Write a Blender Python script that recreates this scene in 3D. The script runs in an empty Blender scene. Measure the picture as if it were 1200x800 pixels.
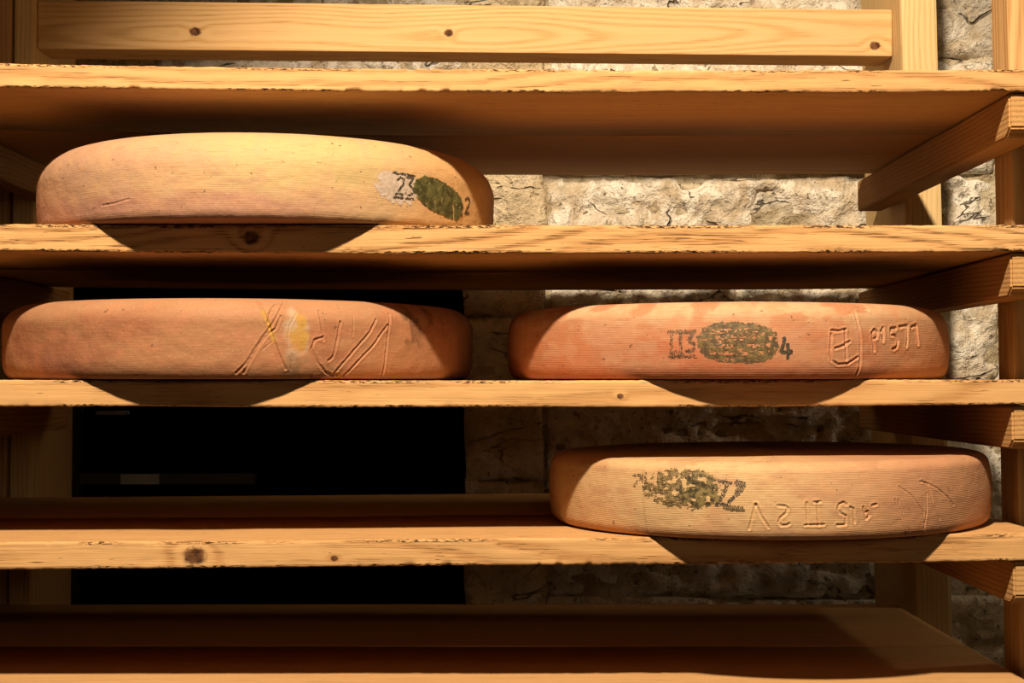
import bpy, math, random
import numpy as np
from mathutils import Vector
SC = bpy.context.scene
COL = SC.collection
random.seed(7)
ZC = 1.25                                    # height of the eye above the cellar floor

# ------------------------------------------------------------------ camera, light, exposure
F = 1650.0
cam = bpy.data.cameras.new('camera'); co = bpy.data.objects.new('camera', cam); COL.objects.link(co)
cam.sensor_width = 36.0; cam.lens = F / 1200 * 36; cam.clip_start = .05
co.location = (0, 0, ZC); co.rotation_euler = (math.pi / 2 + math.atan(47 / F), 0, 0)
SC.camera = co
w = bpy.data.worlds.new('cellar_dark'); SC.world = w; w.use_nodes = True
w.node_tree.nodes['Background'].inputs[0].default_value = (1, .75, .5, 1)
w.node_tree.nodes['Background'].inputs[1].default_value = .004

# one shaded cellar lamp hangs over the aisle behind the viewer
sl = bpy.data.lights.new('cellar_lamp', 'SPOT'); sl.energy = 530; sl.color = (1, .80, .56)
sl.spot_size = math.radians(60); sl.spot_blend = .45; sl.shadow_soft_size = .06
so = bpy.data.objects.new('cellar_lamp', sl); COL.objects.link(so); so.location = (-.12, .10, ZC + 1.75)
so.rotation_euler = (Vector((.26, 1.75, ZC - .05)) - so.location).to_track_quat('-Z', 'Y').to_euler()

# the next lamp along the aisle, far to the right: it rakes along the stone wall behind the rack
l2 = bpy.data.lights.new('far_lamp', 'POINT'); l2.energy = 9; l2.color = (1, .84, .58); l2.shadow_soft_size = .06
lo = bpy.data.objects.new('far_lamp', l2); COL.objects.link(lo); lo.location = (2.0, 2.25, ZC + .75)

# unseen area fill added behind the viewer to lift the shadows
l3 = bpy.data.lights.new('added_fill', 'AREA'); l3.shape = 'RECTANGLE'; l3.size = 1.4; l3.size_y = .5; l3.energy = 5.5; l3.color = (1, .74, .45)
bo = bpy.data.objects.new('added_fill', l3); COL.objects.link(bo); bo.location = (.5, -1.2, ZC + .45)
bo.rotation_euler = (Vector((.1, 1.8, ZC)) - bo.location).to_track_quat('-Z', 'Y').to_euler()

SC.view_settings.view_transform = 'Standard'; SC.view_settings.look = 'None'
SC.view_settings.exposure = 0.0; SC.view_settings.gamma = 1.0; SC.view_settings.use_curve_mapping = False

# ------------------------------------------------------------------ numeric noise
def _h(ix, iy, iz, seed):
    n = (ix.astype(np.int64) * 374761393 + iy.astype(np.int64) * 668265263 + iz.astype(np.int64) * 2147483647 + seed * 1274126177) & 0xffffffff
    n = ((n ^ (n >> 13)) * 1274126177) & 0xffffffff
    n = (n ^ (n >> 16)) & 0xffffffff
    return n / 4294967295.0
def vnoise(x, y, z, seed=0):
    x, y, z = np.broadcast_arrays(np.asarray(x, float), np.asarray(y, float), np.asarray(z, float))
    fx, fy, fz = np.floor(x), np.floor(y), np.floor(z)
    u, v, t = x - fx, y - fy, z - fz
    u, v, t = u*u*(3-2*u), v*v*(3-2*v), t*t*(3-2*t)
    r = 0
    for a in (0, 1):
        for b in (0, 1):
            for c in (0, 1):
                r = r + _h(fx+a, fy+b, fz+c, seed) * (u if a else 1-u) * (v if b else 1-v) * (t if c else 1-t)
    return r * 2 - 1
def fbm(x, y, z, seed=0, octv=4, gain=.5):
    s, a = 0, 1.0
    for k in range(octv):
        s = s + a * vnoise(x * 2**k + 11.3*k, y * 2**k + 5.7*k, z * 2**k + 3.1*k, seed + k); a *= gain
    return s
def sstep(a, b, x):
    t = np.clip((x - a) / (b - a), 0, 1); return t * t * (3 - 2 * t)

# ------------------------------------------------------------------ object helpers
def mesh_obj(name, V, Fc, mat, parent=None, loc=None, smooth=False, colors=None, uv=None):
    me = bpy.data.meshes.new(name)
    V = np.asarray(V, float)
    Fc = np.asarray(Fc, np.int64) if not isinstance(Fc, list) else Fc
    if isinstance(Fc, np.ndarray) and Fc.ndim == 2:
        n, k = Fc.shape
        me.vertices.add(len(V)); me.vertices.foreach_set('co', V.ravel())
        me.loops.add(n * k); me.loops.foreach_set('vertex_index', Fc.ravel().astype(np.int32))
        me.polygons.add(n); me.polygons.foreach_set('loop_start', np.arange(0, n * k, k, dtype=np.int32))
        me.polygons.foreach_set('loop_total', np.full(n, k, np.int32))
        me.update(calc_edges=True)
    else:
        me.from_pydata(V.tolist(), [], [list(f) for f in Fc])
    me.validate(clean_customdata=False)
    if smooth: me.polygons.foreach_set('use_smooth', np.ones(len(me.polygons), bool))
    if colors is not None:
        a = me.color_attributes.new('pigment', 'FLOAT_COLOR', 'POINT')
        c = np.ones((len(V), 4)); c[:, :3] = colors; a.data.foreach_set('color', c.ravel())
    if uv is not None:
        l = me.uv_layers.new(name='edge_map')
        idx = np.zeros(len(me.loops), np.int32); me.loops.foreach_get('vertex_index', idx)
        l.data.foreach_set('uv', np.asarray(uv)[idx].ravel())
    me.materials.append(mat)
    o = bpy.data.objects.new(name, me); COL.objects.link(o)
    if loc is not None: o.location = loc
    if parent is not None: o.parent = parent
    return o
def thing(name, label, cat, loc=(0, 0, 0), group=None, rot=None):
    o = bpy.data.objects.new(name, None); COL.objects.link(o); o.empty_display_size = .05
    o.location = loc; o['label'] = label; o['category'] = cat
    if group: o['group'] = group
    if rot: o.rotation_euler = rot
    return o
def grid_faces(nu, nv, wrap_u=False):
    """index [i*nv + j]; quads"""
    i = np.arange(nu if wrap_u else nu - 1)[:, None]; j = np.arange(nv - 1)[None, :]
    i2 = (i + 1) % nu
    return np.stack([i*nv + j, i2*nv + j, i2*nv + j + 1, i*nv + j + 1], -1).reshape(-1, 4)

# ------------------------------------------------------------------ node helpers
class NT:
    def __init__(s, name):
        s.m = bpy.data.materials.new(name); s.m.use_nodes = True
        s.t = s.m.node_tree; s.b = s.t.nodes['Principled BSDF']; s.out = s.t.nodes['Material Output']
    def n(s, typ, **kw):
        x = s.t.nodes.new(typ)
        for k, v in kw.items(): setattr(x, k, v)
        return x
    def put(s, sock, v):
        if hasattr(v, 'is_linked') or isinstance(v, bpy.types.NodeSocket): s.t.links.new(v, sock)
        else: sock.default_value = v
    def math(s, op, a, b=None, c=None, clamp=False):
        x = s.n('ShaderNodeMath', operation=op, use_clamp=clamp)
        s.put(x.inputs[0], a)
        if b is not None: s.put(x.inputs[1], b)
        if c is not None: s.put(x.inputs[2], c)
        return x.outputs[0]
    def vec(s, x, y, z):
        c = s.n('ShaderNodeCombineXYZ')
        for k, v in enumerate((x, y, z)): s.put(c.inputs[k], v)
        return c.outputs[0]
    def noise(s, v, scale, detail=3, rough=.55, dist=0):
        x = s.n('ShaderNodeTexNoise'); s.t.links.new(v, x.inputs['Vector'])
        x.inputs['Scale'].default_value = scale; x.inputs['Detail'].default_value = detail
        x.inputs['Roughness'].default_value = rough; x.inputs['Distortion'].default_value = dist
        return x.outputs[0]
    def rng(s, v, a, b, c=0., d=1., smooth=True):
        x = s.n('ShaderNodeMapRange'); x.interpolation_type = 'SMOOTHSTEP' if smooth else 'LINEAR'
        s.put(x.inputs[0], v)
        for k, q in enumerate((a, b, c, d)): s.put(x.inputs[k + 1], q)
        return x.outputs[0]
    def mix(s, f, a, b, blend='MIX'):
        x = s.n('ShaderNodeMix', data_type='RGBA', blend_type=blend)
        s.put(x.inputs[0], f)
        for k, q in ((6, a), (7, b)):
            if isinstance(q, tuple): q = (*q, 1) if len(q) == 3 else q
            s.put(x.inputs[k], q)
        return x.outputs[2]
    def bump(s, h, strength, dist):
        x = s.n('ShaderNodeBump'); s.t.links.new(h, x.inputs['Height'])
        x.inputs['Strength'].default_value = strength; x.inputs['Distance'].default_value = dist
        s.t.links.new(x.outputs[0], s.b.inputs['Normal'])

def wood(name, axis='X', streak=.35, light=(.60, .355, .155), dark=(.38, .172, .058), knots=(), pith=(-.05, .05), ring=.0055,
         seed=0., wob=.02, cracks=False, rough=.75, tone=.25, bump=.35):
    """pine: growth rings round a wandering pith, fibre, knots at (length, height, radius)"""
    q = NT(name)
    tc = q.n('ShaderNodeTexCoord').outputs['Object']
    sp = q.n('ShaderNodeSeparateXYZ'); q.t.links.new(tc, sp.inputs[0])
    X, Y, Z = sp.outputs
    L, a, b = dict(X=(X, Z, Y), Y=(Y, Z, X), Z=(Z, X, Y))[axis]
    Ls = q.math('ADD', L, seed)
    lv = q.vec(q.math('MULTIPLY', Ls, 1.6), q.math('MULTIPLY', a, 5), q.math('MULTIPLY', b, 5))
    w1 = q.math('MULTIPLY', q.math('SUBTRACT', q.noise(lv, 1.0, 2), .5), wob * 2)
    lv2 = q.vec(q.math('ADD', q.math('MULTIPLY', Ls, 1.1), 7.3), q.math('MULTIPLY', a, 4), q.math('MULTIPLY', b, 4))
    w2 = q.math('MULTIPLY', q.math('SUBTRACT', q.noise(lv2, 1.0, 2), .5), wob * 3)
    da = q.math('ADD', q.math('SUBTRACT', a, pith[0]), w1)
    db = q.math('ADD', q.math('SUBTRACT', b, pith[1]), w2)
    r = q.math('SQRT', q.math('ADD', q.math('MULTIPLY', da, da), q.math('MULTIPLY', db, db)))
    core = None
    for kx, kz, kr in knots:
        dx = q.math('MULTIPLY', q.math('SUBTRACT', L, kx), .8); dz = q.math('SUBTRACT', a, kz)
        d = q.math('SQRT', q.math('ADD', q.math('MULTIPLY', dx, dx), q.math('MULTIPLY', dz, dz)))
        r = q.math('ADD', r, q.math('MULTIPLY', q.rng(d, 0., kr * 3, 1., 0.), kr * .55))
        wd = q.math('ADD', d, q.math('MULTIPLY', q.math('SUBTRACT', q.noise(tc, 160, 3), .5), kr * .7))
        k = q.rng(wd, kr * .55, kr * 1.05, 1., 0.)
        core = k if core is None else q.math('MAXIMUM', core, k)
    fib = q.noise(q.vec(q.math('MULTIPLY', Ls, 5), q.math('MULTIPLY', a, 230), q.math('MULTIPLY', b, 230)), 1.0, 3, .6)
    ph = q.math('ADD', q.math('MULTIPLY', r, 2 * math.pi / ring), q.math('MULTIPLY', fib, 1.6))
    s = q.math('MULTIPLY_ADD', q.math('SINE', ph), .5, .5)
    s = q.math('POWER', s, 2.2)
    big = q.noise(q.vec(q.math('MULTIPLY', Ls, 2.2), q.math('MULTIPLY', a, 14), q.math('MULTIPLY', b, 14)), 1.0, 3)
    f = q.math('ADD', q.math('MULTIPLY', s, .45), q.math('MULTIPLY', q.rng(fib, .3, .75), .25))
    f = q.math('ADD', f, q.math('MULTIPLY', q.math('SUBTRACT', big, .5), tone * 2), clamp=True)
    c = q.mix(f, light, dark)
    st = q.noise(q.vec(q.math('MULTIPLY', Ls, 16), q.math('MULTIPLY', a, 640), q.math('MULTIPLY', b, 640)), 1.0, 2, .6)
    st = q.math('MULTIPLY', q.rng(st, .56, .66), q.rng(s, -.2, .8))
    c = q.mix(q.math('MULTIPLY', st, streak), c, tuple(v * .42 for v in dark))
    if core is not None:
        kc = q.mix(q.rng(q.noise(tc, 90, 3), .35, .65), (.050, .020, .010), (.16, .07, .032))
        c = q.mix(core, c, kc)
    hgt = q.math('SUBTRACT', q.math('ADD', q.math('MULTIPLY', s, -.6), fib), st)
    if cracks:
        uv = q.n('ShaderNodeUVMap'); uv.uv_map = 'edge_map'
        su = q.n('ShaderNodeSeparateXYZ'); q.t.links.new(uv.outputs[0], su.inputs[0])
        U, Vv = su.outputs[0], su.outputs[1]
        nz = q.noise(q.vec(q.math('MULTIPLY', q.math('ADD', U, seed), 130), q.math('MULTIPLY', Vv, 420), 0.), 1.0, 3, .65)
        patch = q.noise(q.vec(q.math('MULTIPLY', q.math('ADD', U, seed * 3), 7), 0., 2.), 1.0, 2)
        m = None
        for v0, wd, lo in ((0.0010, .0042, .45), (.031, .0032, .45)):
            dv = q.math('ABSOLUTE', q.math('SUBTRACT', Vv, v0))
            e = q.math('MULTIPLY', q.rng(dv, wd * .3, wd, 1., 0.), q.rng(patch, lo, lo + .10))
            e = q.math('MULTIPLY', e, q.rng(nz, .49, .56))
            m = e if m is None else q.math('MAXIMUM', m, e)
        specks = q.math('MULTIPLY', q.rng(q.noise(q.vec(q.math('MULTIPLY', Ls, 30), q.math('MULTIPLY', a, 300), q.math('MULTIPLY', b, 300)), 1., 2, .6), .68, .73), q.rng(big, .42, .6))
        m = q.math('MAXIMUM', m, q.math('MULTIPLY', specks, .75))
        c = q.mix(m, c, (.035, .015, .006))
        hgt = q.math('SUBTRACT', hgt, q.math('MULTIPLY', m, 2.0))
    q.t.links.new(c, q.b.inputs['Base Color'])
    q.b.inputs['Roughness'].default_value = rough
    q.b.inputs['Specular IOR Level'].default_value = .10
    q.bump(hgt, bump, .0012)
    return q.m

def stone_mat(name, base, stain, pit, seed=0., sc=1.):
    q = NT(name)
    tc = q.n('ShaderNodeTexCoord'); ge = q.n('ShaderNodeNewGeometry')
    mp = q.n('ShaderNodeMapping'); q.t.links.new(ge.outputs['Position'], mp.inputs[0]); mp.inputs[1].default_value = (seed, seed * 2, 0)
    v = mp.outputs[0]
    n1 = q.noise(v, 4.5 * sc, 4, .6); n2 = q.noise(v, 17 * sc, 5, .65, .6); n3 = q.noise(v, 75 * sc, 4, .7); n4 = q.noise(v, 9 * sc, 3, .6, .4)
    c = q.mix(q.rng(n2, .36, .62), stain, base)
    c = q.mix(q.math('MULTIPLY', q.rng(n1, .50, .66), .40), c, (.60, .47, .29))
    c = q.mix(q.math('MULTIPLY', q.rng(q.noise(v, 26 * sc, 5, .7, .8), .52, .60), .55), c, tuple(x * .62 for x in stain))
    c = q.mix(q.math('MULTIPLY', q.rng(n4, .52, .70), .45), c, (.86, .84, .80))
    c = q.mix(q.math('MULTIPLY', q.rng(n3, .59, .68), .85), c, pit)
    c = q.mix(q.math('MULTIPLY', q.rng(q.noise(v, 13, 2, .5), .735, .77), .8), c, (.30, .07, .035))
    q.t.links.new(c, q.b.inputs['Base Color']); q.b.inputs['Roughness'].default_value = .9
    q.b.inputs['Specular IOR Level'].default_value = .15
    mc = q.n('ShaderNodeMapping'); q.t.links.new(v, mc.inputs[0]); mc.inputs[3].default_value = (.55, .55, 1.5)
    ck = q.math('ABSOLUTE', q.math('SUBTRACT', q.noise(mc.outputs[0], 5.5, 4, .55, .5), .5))
    ck = q.math('MULTIPLY', q.rng(ck, .002, .008, 1., 0.), q.rng(n4, .50, .58))
    c = q.mix(q.math('MULTIPLY', ck, .85), c, pit)
    q.t.links.new(c, q.b.inputs['Base Color'])
    h = q.math('SUBTRACT', q.math('ADD', q.math('MULTIPLY', n2, 1.3), q.math('MULTIPLY', n3, .7)), ck)
    q.bump(h, 1.0, .014)
    return q.m
def plain(name, col, rough=.85, nscale=8, var=.35, metal=0):
    q = NT(name); tc = q.n('ShaderNodeTexCoord').outputs['Object']
    n = q.noise(tc, nscale, 5, .6)
    q.t.links.new(q.mix(q.math('MULTIPLY', q.rng(n, .3, .7), var), col, tuple(x * .35 for x in col)), q.b.inputs['Base Color'])
    q.b.inputs['Roughness'].default_value = rough; q.b.inputs['Metallic'].default_value = metal
    q.bump(n, .3, .01)
    return q.m

# ------------------------------------------------------------------ the cellar
def struct(o): o['kind'] = 'structure'; return o
def box_vf(x0, x1, y0, y1, z0, z1):
    V = [(x, y, z) for x in (x0, x1) for y in (y0, y1) for z in (z0, z1)]
    return V, [(0, 1, 3, 2), (4, 6, 7, 5), (0, 4, 5, 1), (2, 3, 7, 6), (0, 2, 6, 4), (1, 5, 7, 3)]
M_plaster = plain('cellar_plaster', (.10, .07, .04)); M_floor = plain('cellar_floor', (.05, .036, .022))
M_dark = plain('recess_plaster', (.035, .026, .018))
M_mortar = stone_mat('wall_mortar', (.62, .54, .40), (.34, .27, .17), (.06, .04, .025), 3.)
WY = 2.603                                    # back of the joints of the stone wall
struct(mesh_obj('floor', *box_vf(-2.4, 2.4, -1.6, 6.6, -.1, 0), M_floor))
struct(mesh_obj('ceiling', *box_vf(-2.4, 2.4, -1.6, 6.6, 3.2, 3.3), M_plaster))
struct(mesh_obj('wall_left', *box_vf(-2.4, -2.3, -1.6, 6.6, 0, 3.2), M_plaster))
struct(mesh_obj('wall_right', *box_vf(2.3, 2.4, -1.6, 6.6, 0, 3.2), M_plaster))
struct(mesh_obj('wall_front', *box_vf(-2.3, 2.3, -1.6, -1.5, 0, 3.2), M_plaster))
RX0, RX1, RZ1 = -1.00, -.075, ZC + .25       # the dark recess in the stone wall
V, Fq = [], []
for b in ((RX1, 2.3, WY, WY + .30, 0, 3.2), (-2.3, RX0, WY, WY + .30, 0, 3.2), (-.70, RX1, WY, WY + .30, RZ1, 3.2), (RX0, -.70, WY, WY + .30, RZ1 + .1, 3.2)):
    v, f = box_vf(*b); k = len(V); V += v; Fq += [tuple(i + k for i in q) for q in f]
wall_back = struct(mesh_obj('wall_back', V, Fq, M_mortar))
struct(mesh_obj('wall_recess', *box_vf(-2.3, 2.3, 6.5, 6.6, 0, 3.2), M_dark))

STONES = [stone_mat('pale_limestone', (.90, .85, .75), (.58, .47, .33), (.09, .06, .035), 1.3),
          stone_mat('grey_limestone', (.86, .82, .75), (.52, .44, .33), (.08, .06, .04), 5.1),
          stone_mat('ochre_limestone', (.52, .44, .27), (.30, .23, .12), (.07, .05, .025), 9.7)]
def stone(x0, x1, z0, z1, mat, seed, y=2.59, amp=.013, res=.0085, name='stone', parent=None, depth=.05):
    nu, nv = max(4, int((x1 - x0) / res)), max(4, int((z1 - z0) / res))
    u = np.linspace(0, 1, nu)[:, None]; t = np.linspace(0, 1, nv)[None, :]
    gx = .006
    ex0 = x0 + gx * vnoise(0, t * 3 + seed, 0, 3); ex1 = x1 + gx * vnoise(5, t * 3 + seed, 0, 4)
    ez0 = z0 + gx * vnoise(u * 5 + seed, 0, 2, 5); ez1 = z1 + gx * vnoise(u * 5 + seed, 0, 9, 6)
    X = ex0 + (ex1 - ex0) * u; Z = ez0 + (ez1 - ez0) * t
    X, Z = np.broadcast_arrays(X, Z)
    d = fbm(X * 10, Z * 14, seed, 11, 3) * amp + fbm(X * 34, Z * 44, seed, 21, 4) * amp * .75
    pits = sstep(.30, .75, fbm(X * 26, Z * 30, seed + 4, 31, 2)) * amp * 1.0
    edge = np.minimum(np.minimum(u * (x1 - x0), (1 - u) * (x1 - x0)), np.minimum(t * (z1 - z0), (1 - t) * (z1 - z0)))
    rnd = .010 * (1 - sstep(0, .011, edge + .006 * fbm(X * 40, Z * 40, seed, 41, 2)))
    Y = y - d + pits + rnd
    V = np.stack([X, Y, Z], -1).reshape(-1, 3)
    # skirt back into the wall
    ring = [(i, 0) for i in range(nu)] + [(nu - 1, j) for j in range(1, nv)] + [(i, nv - 1) for i in range(nu - 2, -1, -1)] + [(0, j) for j in range(nv - 2, 0, -1)]
    ri = np.array([i * nv + j for i, j in ring]); bk = V[ri].copy(); bk[:, 1] = y + depth
    n0 = len(V); V = np.vstack([V, bk]); m = len(ri)
    fs = np.stack([ri, n0 + np.arange(m), n0 + (np.arange(m) + 1) % m, np.roll(ri, -1)], -1)
    Fc = np.vstack([grid_faces(nu, nv), fs])
    c = V.mean(0); c[1] = y
    return mesh_obj(name, V - c, Fc, mat, parent, c, smooth=True)
rows = [-1.24, -.98, -.76, -.585, -.395, -.20, -.015, .185, .378, .60, .79, 1.02, 1.25]
rs = random.Random(5)
k = 0
PX0, PX1 = -.0876, .060
for a, b in zip(rows[:-1], rows[1:]):
    x = PX1 + .004 - (0 if rs.random() < .5 else .0)
    while x < 1.55:
        wd = rs.uniform(.62, .98); x1 = min(x + wd, 1.6)
        k += 1
        far = x > 1.0 or a < -.6 or a > .75
        ms = STONES[2] if (x > .50 and rs.random() < .95) else STONES[0 if rs.random() < .6 else 1]
        stone(x + .003, x1 - .003, ZC + a + .003, ZC + b - .003, ms, k * 3.7, res=.02 if far else .0085, parent=wall_back, y=2.588 + rs.uniform(-.006, .008))
        x = x1
for a, b in ((.255, .445), (.445, .60), (.60, .79), (.79, 1.02)):      # stones over the recess
    x = -.66
    for wd in ((.30, .27) if a != .60 else (.22, .35)):
        k += 1; stone(x + .003, min(x + wd, PX0) - .003, ZC + a, ZC + b - .003, STONES[1], k * 3.7, parent=wall_back, y=2.595); x += wd
# plastered quoin pier at the edge of the recess
M_pier = stone_mat('pier_plaster', (.70, .58, .40), (.52, .41, .26), (.20, .14, .07), 2.2, 1.0)
pier = struct(mesh_obj('trim_1', *box_vf(PX0 + .004, PX1 - .006, 2.60, 2.92, 0, 3.2), M_pier))
zz = [-1.24, -.86, -.50, -.18, .12, .44, .80, 1.2]
for i, (a, b) in enumerate(zip(zz[:-1], zz[1:])):
    stone(PX0, PX1, ZC + a + .001, ZC + b - .001, M_pier, 91 + i * 2.3, y=2.575, amp=.006, res=.007, name='quoin', parent=pier, depth=.06)
# dark metal bars in the recess; glints coloured in as pale pieces
bar_m = plain('pale_glint_metal', (.75, .78, .80), .45, 20, .3, .6)
bars = thing('metal_frame', 'dark metal frame with pale painted glints deep inside the dark recess behind the left of the rack', 'frame', (-.75, 2.95, 0))
mesh_obj('crossbar', *box_vf(-.15, .215, -.015, .015, ZC - .213, ZC - .191), plain('dark_metal', (.10, .10, .10), .6), bars)
mesh_obj('glint_plate', *box_vf(-.063, .017, -.019, -.0155, ZC - .213, ZC - .192), bar_m, bars)
mesh_obj('glint_bar', *box_vf(-.117, -.055, -.015, .015, ZC - .069, ZC - .062), bar_m, bars)
mesh_obj('upright', *box_vf(-.18, -.151, -.015, .015, 0, ZC + .1), plain('black_metal', (.05, .05, .05), .6), bars)

# ------------------------------------------------------------------ shelves
SX0, SX1, SYF, SYM, SYB = -.772, .619, 1.63, 1.924, 2.285
def plank(name, X0, X1, y0, y1, topx, topz, botz, mat, parent, origin, seed, front=True, chip=1.0, fy=None):
    xs = np.arange(X0, X1 + 1e-6, .0022 if front else .012); xs[-1] = X1; n = len(xs)
    T = np.interp(xs, topx, topz); B = np.interp(xs, topx, botz)
    if len(topx) > 2:                         # smooth the bow of the board
        T = np.polyval(np.polyfit(topx, topz, 2), xs); B = np.polyval(np.polyfit(topx, botz, 2), xs)
    T = T + .0006 * fbm(xs * 4, 0, seed, 1, 2); B = B + .0007 * fbm(xs * 5, 3, seed, 2, 2)
    H = T - B
    # section: (dy from front edge, height fraction, running edge coordinate)
    r = .0014
    sec = [(y1 - y0, 0.0), ((y1 - y0) * .5, 0.0), (.05, 0.), (.012, 0.), (.005, 0.), (r, 0.0), (0, .045), (0, .12), (0, .22), (0, .36), (0, .5), (0, .64), (0, .78), (0, .88), (0, .955), (r, 1.0), (.005, 1.), (.012, 1.), (.05, 1.), ((y1 - y0) * .5, 1.), (y1 - y0, 1.)]
    m = len(sec)
    P = np.zeros((n, m, 3)); UV = np.zeros((n, m, 2))
    yf = y0 if fy is None else y0 + np.interp(xs, fy[0], fy[1])
    for j, (dy, fr) in enumerate(sec):
        P[:, j, 0] = xs; P[:, j, 1] = yf + dy if dy < .2 * (y1 - y0) else y0 + dy
        P[:, j, 2] = B + H * fr
        if dy <= r + 1e-9 and front:          # sawn, slightly wavy face
            P[:, j, 1] += .0005 * fbm(xs * 30, fr * 3, seed, 5, 3)
        UV[:, j, 0] = xs
        UV[:, j, 1] = (.031 * (1 - fr) if dy < .001 else (-dy if fr > .5 else .031 + dy))
    if front:                                 # splintered arrises
        for js, amt, up in (((4, 5, 6, 7), .0015, 1), ((14, 15, 16), .0009, -1)):
            c = sstep(.30, .62, fbm(xs * 105, 0, seed + js[0], 7, 3)) * sstep(.0, .45, fbm(xs * 7, 4, seed + js[0], 8, 2))
            fine = .0004 * fbm(xs * 160, 1, seed + js[0], 9, 2)
            for j in js:
                wgt = 1.0 if j in (5, 6, 15, 14) else .55
                P[:, j, 2] += up * (c * amt * chip * wgt + fine)
                P[:, j, 1] += c * amt * .8 * chip * wgt
    Fc = grid_faces(n, m, False)
    # close the back and the ends
    i = np.arange(n - 1); back = np.stack([i * m + m - 1, (i + 1) * m + m - 1, (i + 1) * m, i * m], -1)
    V = P.reshape(-1, 3); Vs = V.tolist()
    ends = []
    for e in (0, n - 1):
        base = e * m
        for j in range((m - 1) // 2):
            q = (base + j, base + j + 1, base + m - 2 - j, base + m - 1 - j)
            if q[1] != q[2]: ends.append(q if e == 0 else q[::-1])
            else: pass
    Fc = np.vstack([Fc, back, np.array([e for e in ends if len(set(e)) == 4])])
    V = V - np.array(origin)
    return mesh_obj(name, V, Fc, mat, parent, None, uv=UV.reshape(-1, 2))

SH = [
 dict(x=[-.596, -.199, .199, .596], t=[.3706, .3646, .3626, .3636], b=[.3426, .3386, .3356, .3386], lab='topmost pine shelf, directly below the knotty back rail, its bare underside in view', kn=[], pith=(-.10, .02), seed=1.3),
 dict(x=[-.594, 0, .594], t=[.1826, .1812, .1822], b=[.1514, .1484, .1514], lab='pine shelf with coarse sawn grain carrying the yellowish topmost cheese wheel', kn=[(-.303, .0170, .0095)], pith=(-.05, -.06), seed=4.1),
 dict(x=[-.5925, 0, .5925], t=[.0020, .0015, .0028], b=[-.0281, -.0296, -.0266], lab='thin pine shelf at eye level carrying two cheese wheels side by side', kn=[(.125, .0120, .004)], pith=(-.03, .16), seed=7.7),
 dict(x=[-.5906, -.197, .167, .5907], t=[-.1850, -.1835, -.1785, -.1761], b=[-.2163, -.2134, -.2105, -.2065], lab='pine shelf with a big dark knot in its front edge, under the lowest cheese wheel', kn=[(-.366, .0135, .0125), (-.205, .010, .004)], pith=(.05, .05), seed=10.2),
 dict(x=[-.60, 0, .60], t=[-.3594, -.3594, -.3594], b=[-.391, -.391, -.391], lab='lowest pine shelf, shadowed and empty, at the bottom of the rack', kn=[], pith=(-.04, .05), seed=13.9),
]
shelves = []
for i, s in enumerate(SH):
    bz = min(s['b']); org = (0, 1.95, ZC + bz)
    t = thing('shelf', s['lab'], 'shelf', org, 'shelves of the cheese rack')
    T = [ZC + v for v in s['t']]; B = [ZC + v for v in s['b']]
    kn = [(a, b + (np.interp(a, s['x'], s['b']) - bz), r) for a, b, r in s['kn']]
    mf = wood('pine_shelf_front', 'X', knots=kn, pith=s['pith'], seed=s['seed'], cracks=True, ring=(.0052, .0034, .006, .0058, .005)[i], bump=(.5, .9, .45, .6, .5)[i], streak=(.5, .75, .4, .45, .4)[i])
    mb = wood('pine_shelf_rear', 'X', pith=(s['pith'][0], s['pith'][1] + .3), seed=s['seed'] + 2, cracks=False)
    plank('plank', -.93, SX1, SYF, SYM - .0015, s['x'], T, B, mf, t, org, 3.3 * i + 1, chip=(1.1, .6, .6, .8, 1)[i])
    plank('plank', -.93, SX1, SYM + .0015, SYB, s['x'], T, B, mb, t, org, 3.3 * i + 2, front=False)

# ------------------------------------------------------------------ the rack
rack = thing('cheese_rack', 'pine rack of posts, back rail and cross beams holding the cheese shelves', 'rack', (0, 2.0, 0))
RO = Vector((0, 2.0, 0))
def beam_mesh(name, pts8, mat, bev=.003, parent=rack, seed=0, cuts=10, wear=.0):
    """8 corner points, long axis first; bevelled by a modifier-free inset of the section"""
    import bmesh
    bm = bmesh.new(); v = [bm.verts.new(Vector(p) - RO) for p in pts8]
    for f in [(0, 1, 3, 2), (4, 6, 7, 5), (0, 4, 5, 1), (2, 3, 7, 6), (0, 2, 6, 4), (1, 5, 7, 3)]: bm.faces.new([v[i] for i in f])
    bmesh.ops.recalc_face_normals(bm, faces=bm.faces)
    bmesh.ops.bevel(bm, geom=list(bm.edges), offset=bev, segments=2, affect='EDGES', profile=.6)
    if wear:
        for vv in bm.verts:
            c = vv.co; vv.co = c + Vector((float(vnoise(c.x*60, c.y*60, c.z*60, 1)), float(vnoise(c.x*60, c.y*60, c.z*60, 2)), float(vnoise(c.x*60, c.y*60, c.z*60, 3)))) * wear
    me = bpy.data.meshes.new(name); bm.to_mesh(me); bm.free(); me.materials.append(mat)
    o = bpy.data.objects.new(name, me); COL.objects.link(o); o.parent = parent
    return o
def post(x0, x1, y0, y1, ztop, mat, lean=0., bev=.004):
    z0 = 0.; P = []
    for x in (x0, x1):
        for y in (y0, y1):
            for z in (z0, ztop): P.append((x + lean * (ZC + .3 - z), y, z))
    return beam_mesh('post', P, mat, bev)
M_post = wood('pine_post', 'Z', light=(.68, .50, .26), dark=(.56, .35, .14), pith=(.1, -.06), seed=2.2, ring=.007, tone=.12, wob=.015)
M_postf = wood('pine_post_front', 'Z', light=(.58, .38, .18), dark=(.36, .17, .055), pith=(.64, -.22), seed=6.2, ring=.0065, tone=.2)
M_beam = wood('pine_beam', 'Y', light=(.50, .29, .12), dark=(.33, .155, .045), seed=3.4, pith=(-.3, .5), ring=.006)
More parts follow.
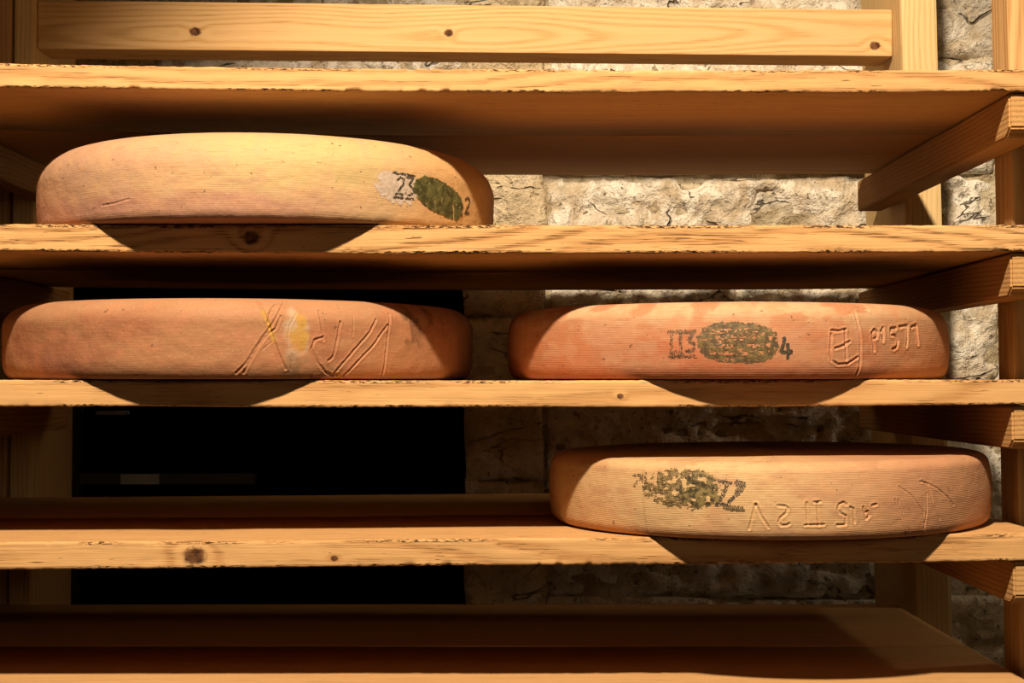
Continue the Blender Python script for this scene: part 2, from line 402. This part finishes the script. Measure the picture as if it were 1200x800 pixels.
M_rail = wood('pine_rail', 'X', light=(.64, .42, .205), dark=(.46, .26, .085), knots=((-.521, ZC + .575, .009), (-.104, ZC + .573, .0075), (.597, ZC + .552, .0085)), pith=(ZC + .575, .345), seed=8.1, ring=.0062, wob=.03, tone=.12)
post(.631, .690, 2.25, 2.51, 2.3, M_post, .017, .007)            # rear right
post(.6235, .690, 1.752, 1.815, 2.3, M_postf, .010)              # front right
post(-.816, -.7815, 2.292, 2.51, 2.3, M_post, .0, .004)           # rear left
post(-.890, -.8205, 2.292, 2.36, 2.3, M_postf, .0)                # against it, with a dark gap
post(-1.0, -.935, 1.752, 1.815, 2.3, M_postf, .0)              # front left, out of the picture
# back rail, sloping a little to the right
ra = [(-.7805, .6275, .5468), (.6255, .6119, .5342)]
P = []
for x, zt, zb in ra:
    for y in (2.30, 2.375):
        P += [(x, y, ZC + zb), (x, y, ZC + zt)]
beam_mesh('back_rail', P, M_rail, .003)
# cross beams under the shelf ends; the front ends are cut on the slant
for s in SH:
    for side in (1, -1):
        zt = ZC + np.polyval(np.polyfit(s['x'], s['b'], min(2, len(s['x']) - 1)), .6 if side > 0 else -.775) - .0020
        xa, xb = (.581, .6215) if side > 0 else (-.780, -.742)
        import bmesh
        pr = [(1.637, 0), (1.637, -.040), (1.650, -.050), (2.36, -.0505), (2.36, 0)]
        bm = bmesh.new()
        va = [bm.verts.new((xa, y - RO.y, zt + z)) for y, z in pr]; vb = [bm.verts.new((xb, y - RO.y, zt + z)) for y, z in pr]
        bm.faces.new(va); bm.faces.new(vb[::-1])
        for a in range(5): bm.faces.new((va[a], vb[a], vb[(a + 1) % 5], va[(a + 1) % 5]))
        bmesh.ops.recalc_face_normals(bm, faces=bm.faces)
        bmesh.ops.bevel(bm, geom=list(bm.edges), offset=.0022, segments=2, affect='EDGES')
        me = bpy.data.meshes.new('cross_beam'); bm.to_mesh(me); bm.free(); me.materials.append(M_beam)
        o = bpy.data.objects.new('cross_beam', me); COL.objects.link(o); o.parent = rack

# ------------------------------------------------------------------ cheese wheels
def cheese_mat(name, rib=.0021, rib_amt=.5, pock=.4, blot=(.45, .16, .07), blot_amt=.3):
    q = NT(name)
    at = q.n('ShaderNodeVertexColor'); at.layer_name = 'pigment'
    tc = q.n('ShaderNodeTexCoord').outputs['Object']
    sp = q.n('ShaderNodeSeparateXYZ'); q.t.links.new(tc, sp.inputs[0]); X, Y, Z = sp.outputs
    ang = q.math('ARCTAN2', X, q.math('MULTIPLY', Y, -1.))
    S = q.math('MULTIPLY', ang, .30)
    n1 = q.noise(tc, 42, 4, .6); n2 = q.noise(tc, 320, 4, .65); n3 = q.noise(tc, 14, 3, .55)
    wv = q.math('ADD', q.math('MULTIPLY', Z, 2 * math.pi / rib), q.math('MULTIPLY', n3, 5.0))
    ribs = q.math('MULTIPLY_ADD', q.math('SINE', wv), .5, .5)
    weave = q.math('MULTIPLY_ADD', q.math('SINE', q.math('ADD', q.math('MULTIPLY', S, 2 * math.pi / (rib * 1.25)), q.math('MULTIPLY', ribs, 2.6))), .5, .5)
    streak = q.noise(q.vec(q.math('MULTIPLY', S, 38), q.math('MULTIPLY', Z, 420), 0.), 1.0, 3, .6)
    c = q.mix(q.math('MULTIPLY', q.rng(n1, .42, .68), blot_amt), at.outputs[0], blot)
    c = q.mix(q.math('MULTIPLY', q.rng(streak, .5, .72), .30), c, (.30, .12, .05))
    c = q.mix(q.math('MULTIPLY', q.rng(n2, .55, .72), .10), c, (.92, .74, .50))
    c = q.mix(q.math('MULTIPLY', q.rng(q.noise(tc, 150, 2, .5), .70, .74), .7), c, (.10, .045, .02))
    q.t.links.new(c, q.b.inputs['Base Color']); q.b.inputs['Roughness'].default_value = .68
    q.b.inputs['Specular IOR Level'].default_value = .25
    q.b.inputs['Subsurface Weight'].default_value = 0.0
    h = q.math('ADD', q.math('MULTIPLY', q.math('MULTIPLY', ribs, q.math('MULTIPLY_ADD', weave, .35, .65)), rib_amt), q.math('MULTIPLY', n2, pock))
    h = q.math('ADD', h, q.math('MULTIPLY', streak, .5))
    q.bump(h, .5, .0011)
    return q.m

def prof(h, T, b, hm, at, bt, ab, bb):
    dr = b * ((h - hm) / (T / 2)) ** 2
    u = np.clip((h - (T - bt)) / bt, 0, .9999); dr = dr + at * (1 - np.sqrt(1 - u * u))
    u = np.clip((bb - h) / bb, 0, .9999); return dr + ab * (1 - np.sqrt(1 - u * u))
def seg_dist(s, h, pts):
    d = np.full(s.shape, 1e9)
    for (x0, y0), (x1, y1) in zip(pts[:-1], pts[1:]):
        dx, dy = x1 - x0, y1 - y0; L = dx * dx + dy * dy + 1e-12
        t = np.clip(((s - x0) * dx + (h - y0) * dy) / L, 0, 1)
        d = np.minimum(d, np.hypot(s - x0 - t * dx, h - y0 - t * dy))
    return d
class Cheese:
    """surface in local polar form: s = arc length along the rind from the front, h = height (mm)"""
    def __init__(c, R, T, b, hm, at, bt, ab, bb, grooves, lump, seed, seam=None):
        c.R, c.T, c.pp, c.g, c.lump, c.seed, c.seam = R, T, (T, b, hm, at, bt, ab, bb), grooves, lump, seed, seam
    def disp(c, s, h):
        """outward displacement in metres; s, h in metres"""
        d = c.lump * fbm(s * 9, h * 14, c.seed, 1, 3) + c.lump * .35 * fbm(s * 60, h * 90, c.seed, 2, 3)
        S, H = s * 1000, h * 1000
        for wdt, dep, pts in c.g:
            P = np.array(pts); m = (S > P[:, 0].min() - 8) & (S < P[:, 0].max() + 8) & (H > P[:, 1].min() - 8) & (H < P[:, 1].max() + 8)
            if not m.any(): continue
            q = seg_dist(S[m], H[m], pts)
            q = q * (1 + .25 * vnoise(S[m] * .4, H[m] * .4, 0, 3))
            d[m] += -dep * np.exp(-(q / wdt) ** 2) + dep * .38 * np.exp(-((q - 2.1 * wdt) / (wdt * .8)) ** 2)
        if c.seam is not None:
            d += .0006 * sstep(-.0015, .0015, s - (c.seam[0] + (c.seam[1] - c.seam[0]) * h / c.T)) - .0006 * sstep(.0, .2, s - c.seam[0])
        return d
    def at(c, s, h, off=0.):
        r = c.R - prof(h, *c.pp) + c.disp(s, h) + off
        a = s / c.R
        return np.stack([r * np.sin(a), -r * np.cos(a), h], -1)
def build_cheese(name, label, cat, loc, ch, mat, colour, group, roll=0.):
    t = thing(name, label, cat, loc, group, (0, roll, 0))
    R, T = ch.R, ch.T
    sf = np.arange(-1.42, 1.42, .0009 / R); sb = np.linspace(1.42, 2 * math.pi - 1.42, 70)
    A = np.concatenate([sf, sb[:-1]]); n = len(A)
    hh = np.concatenate([T / 2 * (1 - np.cos(np.linspace(0, math.pi, 3000)))]); rr = R - prof(hh, *ch.pp)
    L = np.concatenate([[0], np.cumsum(np.hypot(np.diff(hh), np.diff(rr)))])
    hs = np.interp(np.linspace(0, L[-1], int(L[-1] / .00095)), L, hh)
    m = len(hs)
    a2 = np.where(A > math.pi, A - 2 * math.pi, A)
    S = (a2 * R)[:, None] + 0 * hs[None, :]; H = hs[None, :] + 0 * S
    P = ch.at(S, H)
    P[:, 0, 2] = 0.; P[:, -1, 2] = T
    base = colour; colour = lambda a, b: base(a, b) * .78
    col = colour(S * 1000, H * 1000)
    # top and bottom discs as rings
    V = [P.reshape(-1, 3)]; Cc = [col.reshape(-1, 3)]; Fc = [grid_faces(n, m, True)]
    k = n * m
    for e, z in ((m - 1, T), (0, 0.)):
        prev = np.arange(n) * m + e
        for fr in (.985, .95, .85, .6, .25, 0.004):
            q = P[:, e].copy(); q[:, :2] *= fr
            q[:, 2] = z + (.0010 * fbm(q[:, 0] * 12, q[:, 1] * 12, ch.seed, 3, 2) * (1 if fr < .97 else 0) + (.0022 * (1 - fr) if z else 0)) * (1 if z else 0)
            V.append(q); Cc.append(colour(S[:, 0] * 1000, np.full(n, T * 1000 * .93 if z else 2.0)) * (1 - .0 * fr))
            cur = k + np.arange(n); k += n
            f = np.stack([prev, np.roll(prev, -1), np.roll(cur, -1), cur], -1)
            Fc.append(f if z else f[:, ::-1]); prev = cur
    o = mesh_obj('rind', np.vstack(V), np.vstack(Fc), mat, t, None, smooth=True, colors=np.vstack(Cc))
    return t
def decal(name, parent, ch, s0, s1, h0, h1, fn, mat, res=.0006, off=.00035, label=None):
    """ink or casein lying on the rind: the grid cells where fn(s, h) (mm) holds"""
    ns, nh = int((s1 - s0) / 1000 / res), int((h1 - h0) / 1000 / res)
    s = np.linspace(s0, s1, ns)[:, None] / 1000 + np.zeros((1, nh)); h = np.linspace(h0, h1, nh)[None, :] / 1000 + np.zeros((ns, 1))
    P = ch.at(s, h, off).reshape(-1, 3); Fc = grid_faces(ns, nh)
    sc, hc = (s.ravel()[Fc].mean(1) * 1000, h.ravel()[Fc].mean(1) * 1000)
    keep = fn(sc, hc); Fc = Fc[keep]
    used = np.unique(Fc); mp = np.zeros(len(P), np.int64); mp[used] = np.arange(len(used))
    o = mesh_obj(name, P[used], mp[Fc], mat, parent, None, smooth=True)
    if label: o['label'] = label
    return o
def strokes(lst, wd, worn=.0, seed=0, dots=0.):
    def fn(s, h):
        m = np.zeros(s.shape, bool)
        for p in lst: m |= seg_dist(s, h, p) < wd * (1 + .35 * vnoise(s * .5, h * .5, seed, 3))
        if worn: m &= fbm(s * .7, h * .7, seed, 4, 3) > worn
        if dots: m &= (np.sin(s * 2 * math.pi / dots) * np.sin(h * 2 * math.pi / dots + 1)) > -.25
        return m
    return fn
def ell(cx, cy, rx, ry, rot, s, h):
    a = math.radians(rot); x = (s - cx) * math.cos(a) + (h - cy) * math.sin(a); y = -(s - cx) * math.sin(a) + (h - cy) * math.cos(a)
    return (np.abs(x / rx) ** 2.5 + np.abs(y / ry) ** 2.5) ** .4
def blob(s, h, cx, cy, rx, ry, soft=.6, n=.35, seed=0):
    return 1 - sstep(1 - soft, 1 + soft * .3, ell(cx, cy, rx, ry, 0, s, h) + n * fbm(s * .08, h * .08, seed, 6, 3))
def lerp(c, k, w): return c * (1 - w[..., None]) + np.array(k) * w[..., None]
def ink(name, a, b, scale, lo=.42, hi=.6, c3=None):
    q = NT(name); tc = q.n('ShaderNodeTexCoord').outputs['Object']
    c = q.mix(q.rng(q.noise(tc, scale, 4, .65), lo, hi), a, b)
    if c3: c = q.mix(q.rng(q.noise(tc, scale * 1.7, 3, .6), .62, .68), c, c3)
    q.t.links.new(c, q.b.inputs['Base Color']); q.b.inputs['Roughness'].default_value = .6
    q.bump(q.noise(tc, 500, 3), .4, .0008)
    return q.m
M_ink = ink('black_stamp_ink', (.035, .028, .018), (.09, .065, .04), 300)
GRP = 'cheese wheels on the rack'

# --- upper cheese: yellow-tan, pink to the left and along the foot
def col1(s, h):
    n = fbm(s * .012, h * .03, 1, 11, 4); n2 = fbm(s * .03, h * .12, 2, 12, 3)
    c = np.zeros(s.shape + (3,)) + np.array((.60, .39, .21))
    c = lerp(c, (.58, .33, .215), sstep(20, -170, s + 60 * n) * .85)
    c = lerp(c, (.58, .44, .19), blob(s, h, 95, 70, 120, 45, .8, .4, 3) * .7)
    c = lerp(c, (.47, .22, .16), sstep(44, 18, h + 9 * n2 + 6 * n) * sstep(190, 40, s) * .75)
    return lerp(c, (.66, .38, .15), sstep(170, 300, s) * .8)
ch1 = Cheese(.2964, .1035, .003, .050, .045, .045, .007, .012, [(.8, .0006, [(303, 15), (300, 70)]), (.9, .0009, [(-160, 19), (-140, 20), (-118, 24)])], .0012, 1.7)
M_c1 = cheese_mat('yellow_rind', .0021, .14, .35, (.60, .33, .14), .25)
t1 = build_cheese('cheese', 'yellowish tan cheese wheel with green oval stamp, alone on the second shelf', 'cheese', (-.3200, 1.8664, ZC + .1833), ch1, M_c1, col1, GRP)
decal('label_patch', t1, ch1, 170, 236, 22, 62, lambda s, h: (ell(203, 43, 30, 17.5, -4, s, h) + .16 * fbm(s * .25, h * .25, 1, 2, 3) < 1), ink('pale_casein', (.50, .40, .33), (.40, .30, .22), 260), label='pale rubbed patch')
decal('stamped_number', t1, ch1, 190, 231, 26, 62, strokes([[(201.3, 52), (205.9, 55.1), (210.6, 53.6), (209.6, 47.4), (204.1, 40.8), (199.7, 34.8), (209.9, 35.9)], [(214.4, 56.2), (224.1, 55.9), (218.2, 47.4), (224.1, 43.3), (223.2, 37.8), (217.5, 35), (213.6, 37)], [(196, 59.6), (226.1, 58.6)], [(196, 31), (209, 31.5)], [(214, 31), (224.5, 31)]], 1.35, -.45, 3), M_ink, off=.0007, label='black number 23')
M_green = ink('green_casein', (.040, .038, .009), (.11, .10, .03), 110, .4, .62, (.26, .22, .10))
decal('stamp_oval', t1, ch1, 218, 326, 8, 66, lambda s, h: (ell(272, 37.2, 47, 19.5, -14, s, h) + .07 * fbm(s * .3, h * .3, 4, 2, 3) < 1) & (np.abs(s - 297 + (h - 25) * .15) > np.where(h < 33, .9, 0)), M_green, off=.0006, label='dark green oval stamp')
decal('stamped_number', t1, ch1, 318, 340, 18, 50, strokes([[(323.6, 40.7), (329.4, 44.1), (334.7, 41.5), (332.6, 35.6), (323.5, 23.3), (334.8, 25.8)]], 1.4, -.5, 5), M_ink, off=.0006, label='black number 2')

# --- left cheese on the third shelf: red-brown, scratched lettering
G3a = [(1.15, .0017, p) for p in ([(48.5,7),(59.4,17.2),(68.9,33),(78.4,47.7),(86.9,58.8),(94.3,71.2),(101.1,83.4),(106,91)], [(57,7),(66.5,24.5),(76,40.4),(84.4,51.4),(92.9,57.6),(98,71.2)],
  [(101.1,83.4),(96.5,86),(90,81.2),(85.8,73.6),(83.7,63.7)], [(73.3,90.2),(78.6,77.2),(84.4,63.7),(89.3,46.6),(96.7,27.1),(104.6,11.2)], [(144.6,78.4),(146.2,62.1),(148.7,44.8)],
  [(148.2,48.5),(137.9,44.6),(134.1,34.7),(140.7,20),(152.5,7.6),(163,3.9),(167.9,5.7)], [(169.7,66.3),(166.8,50),(160.3,25),(155,21.3)], [(217.8,70),(209.6,55.9),(189.1,35.3),(172.7,17.7),(162.6,5.2)],
  [(234.8,64.1),(225,53.7),(212.5,38.2),(195.1,22.8),(177,4)], [(240.5,77.2),(234.6,51.3),(232.1,25.7),(231.6,4.1)])]
G3a += [(.8, .0007, p) for p in ([(78.5,33.8),(89.3,42.9)], [(117,75.3),(108.9,61.5),(106,46.7),(108.2,30.8),(111.5,27.2),(110.9,10)], [(187.7,76.9),(185.6,50.3)])]
ch2 = Cheese(.3075, .0930, .002, .042, .030, .028, .012, .022, G3a, .0011, 4.2)
def col2(s, h):
    n = fbm(s * .012, h * .03, 3, 21, 4); n2 = fbm(s * .02, h * .07, 4, 22, 4)
    c = np.zeros(s.shape + (3,)) + np.array((.46, .215, .105))
    c = lerp(c, (.40, .15, .075), sstep(-.15, .6, n) * .8)
    c = lerp(c, (.55, .30, .16), sstep(60, 90, h + 8 * n2) * .7)
    c = c * .92
    c = lerp(c, (.33, .13, .085), blob(s, h, -190, 12, 60, 26, .8, .4, 5) * .6)
    c = lerp(c, (.58, .48, .34), (blob(s, h, 118, 48, 15, 32, .4, .3, 6)) * .5)
    c = lerp(c, (.54, .29, .035), (blob(s, h, 122, 66, 8, 10, .5, .3, 7) + blob(s, h, 118, 42, 11, 15, .5, .4, 8)).clip(0, 1) * .85)
    c = lerp(c, (.54, .33, .05), (np.exp(-(seg_dist(s, h, [(79, 76), (85, 62), (90, 45)]) / 2.8) ** 2)) * .8)
    c = lerp(c, (.24, .15, .08), blob(s, h, 115, 14, 15, 13, .5, .4, 9) * .7)
    sm = sstep(-.05, .35, fbm(s * .09, h * .05, 6, 23, 3) + .4 * (blob(s, h, 279, 66, 16, 26, .6, .3, 10) + .8 * blob(s, h, 322, 70, 28, 18, .6, .3, 11)) - .1)
    c = lerp(c, (.13, .065, .035), sm * (blob(s, h, 279, 66, 20, 30, .5, .3, 12) + blob(s, h, 318, 70, 30, 22, .5, .3, 13)).clip(0, 1) * .75)
    return c
M_c2 = cheese_mat('red_brown_rind', .0021, .08, .5, (.46, .18, .09), .35)
t2 = build_cheese('cheese', 'red-brown cheese wheel with scratched lettering and yellow stain, left on eye-level shelf', 'cheese', (-.3603, 1.8955, ZC + .0030), ch2, M_c2, col2, GRP)

# --- right cheese on the third shelf: orange, oval stamp and pressed number
G3b = [(1.2, .0017, p) for p in ([(117.5,79),(118.7,65.5),(121.3,49.9),(122.2,31.2),(122.5,15.6),(120.3,6.2)], [(83.1,51),(81.8,30.9),(83.6,20.9),(91.8,16.2),(106.2,17.8),(118.7,24.9)], [(83.3,54.9),(92.9,54.2),(101.1,56.7)],
  [(101.1,55.9),(101.5,41.9),(103.1,21.7)], [(88.1,34.8),(96.1,36.4),(107,42.7)], [(105.3,84.0),(121.5,81.8),(140.3,79.5)])]
G3b += [(1.4, .0018, p) for p in ([(142.1,32.9),(140.3,43.9),(139.4,53.3),(143.1,56.5),(147,53.7),(145.9,47.9),(140.3,45.1)], [(152.6,54.3),(156.7,58.6),(155.6,44.2)], [(178.3,58.8),(169.6,58.3),(168.5,50.9),(176.7,50.4),(180.9,44.5),(178.8,36.8),(171.6,34.5)],
  [(185.2,60.8),(200.4,62.5),(199.5,52.8),(197.2,37.6)], [(208.5,60.7),(220.5,63.8),(220.1,51.6),(221.4,40.4)])]
ch3 = Cheese(.2879, .0885, .006, .042, .022, .020, .008, .016, G3b, .0009, 8.8)
def col3(s, h):
    n = fbm(s * .012, h * .04, 7, 31, 4); n2 = fbm(s * .03, h * .06, 8, 32, 4)
    c = np.zeros(s.shape + (3,)) + np.array((.58, .28, .155))
    c = lerp(c, (.66, .45, .26), sstep(48, 80, h + 10 * n2) * .8)
    c = lerp(c, (.52, .19, .09), sstep(.0, .7, n2) * .7)
    c = lerp(c, (.55, .15, .07), blob(s, h, -88, 28, 60, 22, .8, .5, 14) * .65)
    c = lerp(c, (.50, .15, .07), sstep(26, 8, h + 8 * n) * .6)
    return lerp(c, (.58, .30, .15), sstep(120, 220, s) * .6)
M_c3 = cheese_mat('orange_rind', .0019, .26, .4, (.50, .17, .07), .35)
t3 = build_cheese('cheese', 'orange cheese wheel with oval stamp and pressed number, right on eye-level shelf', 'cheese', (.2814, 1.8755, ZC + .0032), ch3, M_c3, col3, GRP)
M_oval3 = ink('brown_green_stamp', (.075, .046, .020), (.17, .12, .042), 130, .4, .62)
def oval3(s, h):
    e = ell(-26, 41, 45.5, 23, -3, s, h) + .05 * fbm(s * .3, h * .3, 7, 2, 3) < 1
    row = np.zeros(s.shape, bool)
    for y0, s0, s1, wd in ((55, -58, -4, 2.6), (44, -45, -12, 1.6), (37, -62, 10, 2.4), (29, -58, 6, 2.2), (48, -66, 12, 2.0)):
        row |= (np.abs(h - y0 - .002 * (s + 26) ** 2 * (1 if y0 > 45 else -.6) * -.8) < wd) & (s > s0) & (s < s1) & (fbm(s * .42, h * .45, y0, 9, 2) > .12)
    return e & ~row & (fbm(s * .35, h * .5, 9, 5, 3) > -.62)
decal('stamp_oval', t3, ch3, -76, 24, 14, 68, oval3, M_oval3, label='mottled brown-green oval stamp')
M_pale = ink('worn_ink', (.045, .03, .018), (.20, .12, .06), 400, .4, .6)
decal('stamped_number', t3, ch3, -108, -70, 20, 58, lambda s, h: strokes([[(-101.5, 51), (-101.5, 29)], [(-90.8, 51), (-90.8, 29)], [(-97, 30.5), (-92, 30.5)], [(-86, 52.6), (-75.5, 52.6), (-82, 44), (-75.5, 39), (-77, 32), (-84, 31)]], 2.0, -.25, 8, 1.7)(s, h) | strokes([[(-104, 53.6), (-75, 53.6)], [(-103, 25.3), (-73.5, 25.8)]], 2.2, -.3, 9, 1.7)(s, h), M_pale, label='worn black number 13')
decal('stamped_number', t3, ch3, 16, 40, 18, 52, strokes([[(26.5, 46), (22.5, 30), (34, 30.5)], [(30.2, 38.7), (30.4, 24)]], 2.1, -.9, 10), M_ink, label='black number 4')

# --- lowest cheese: peach, mesh printed stamp, pressed upside-down characters
G4 = [(1.15, .0014, p) for p in ([(-67.3,13.1),(-63.5,26.9),(-59.7,40.5)], [(-59.7,40.5),(-53.7,27.1),(-45.8,14.8)], [(-35.5,38.9),(-27.8,39),(-24.4,36.8),(-26.8,30.9),(-33.1,25.4),(-34.8,20.9),(-31.6,17),(-25.8,17.6),(-22.9,19.6)],
  [(-3.9,42.3),(-2.8,18.2)], [(7.9,43.2),(9.6,18.1)], [(-5.8,17.7),(15.5,18.1)], [(4.7,42.8),(11.4,43.2)], [(30.7,17.3),(40.2,17.6),(40.2,27.3),(34.5,29.8),(30.9,34.3),(33,40.6),(37.5,42.1),(40.6,39.6)],
  [(45.8,36.5),(48.9,35),(50.8,19.7)], [(60.8,36.3),(64.5,22.9),(68.2,26.8),(66.5,31.3),(62.7,30.3)], [(71.6,37.8),(77,38.9)])]
G4 += [(.9, .0009, p) for p in ([(100.8,43.7),(106.8,30.6),(114.1,12.8),(120.7,2.1)], [(105,43.6),(112.2,25.4),(125.1,3.2)], [(106.6,57.9),(123,47.5),(141.1,28),(147.5,3.4)], [(140.7,63),(149.9,57.7),(156.6,36.1),(169.2,17.7)],
  [(137.2,61.9),(147.3,60.3),(164.8,53.3),(184,41.1),(193.6,32.9)], [(146.3,49.1),(146.9,29),(144.4,8.9)])]
ch4 = Cheese(.2813, .0870, .005, .040, .014, .012, .008, .012, G4, .0008, 12.4, seam=(-.1905, -.196))
def col4(s, h):
    n = fbm(s * .012, h * .03, 9, 41, 4); n2 = fbm(s * .03, h * .08, 10, 42, 4)
    c = np.zeros(s.shape + (3,)) + np.array((.68, .43, .22))
    c = lerp(c, (.54, .25, .14), sstep(-60, 130, s + 50 * n) * .75)
    c = lerp(c, (.70, .50, .25), blob(s, h, -130, 50, 110, 50, .8, .4, 15) * .5)
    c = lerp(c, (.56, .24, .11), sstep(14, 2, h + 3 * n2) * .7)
    return lerp(c, (.50, .24, .14), sstep(.1, .7, n2) * .4)
M_c4 = cheese_mat('peach_rind', .0018, .40, .25, (.56, .27, .13), .25)
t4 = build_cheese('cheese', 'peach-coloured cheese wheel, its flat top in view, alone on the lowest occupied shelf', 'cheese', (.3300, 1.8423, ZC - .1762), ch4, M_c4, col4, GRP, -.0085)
M_oval4 = ink('olive_stamp_ink', (.035, .026, .010), (.20, .145, .05), 150, .40, .60)
def half(s, h, p=1.9): return (np.sin(s * 2 * math.pi / p + h * math.pi / p) * np.sin(h * 2 * math.pi / p)) > -.15
decal('stamp_oval', t4, ch4, -196, -96, 26, 86, lambda s, h: (ell(-143, 56, 45, 22, -2, s, h) + .10 * fbm(s * .25, h * .25, 11, 2, 3) < 1) & (half(s, h) | (ell(-124, 55, 22, 18, 0, s, h) < 1)) & (fbm(s * .17, h * .25, 12, 5, 3) > -.28), M_oval4, label='olive oval stamp printed through cloth')
decal('stamped_number', t4, ch4, -214, -184, 44, 78, strokes([[(-208, 69.2), (-195, 70.5), (-206, 58)], [(-191, 73), (-189.5, 48)], [(-197, 70), (-191, 52)]], 2.0, -.1, 12, 1.8), M_pale, label='worn black number')
decal('stamped_number', t4, ch4, -106, -70, 32, 70, lambda s, h: strokes([[(-99.5, 65.5), (-88, 64)], [(-91, 63), (-93, 56), (-99, 45)], [(-103, 40), (-92, 39.5)], [(-84, 48), (-89, 43)]], 2.2, -.35, 13)(s, h) | (strokes([[(-80, 64), (-73, 62), (-80, 52)], [(-93, 37), (-75, 34.5)]], 3.2, 0, 14)(s, h) & half(s, h, 2.2)), M_ink, label='black number 2')
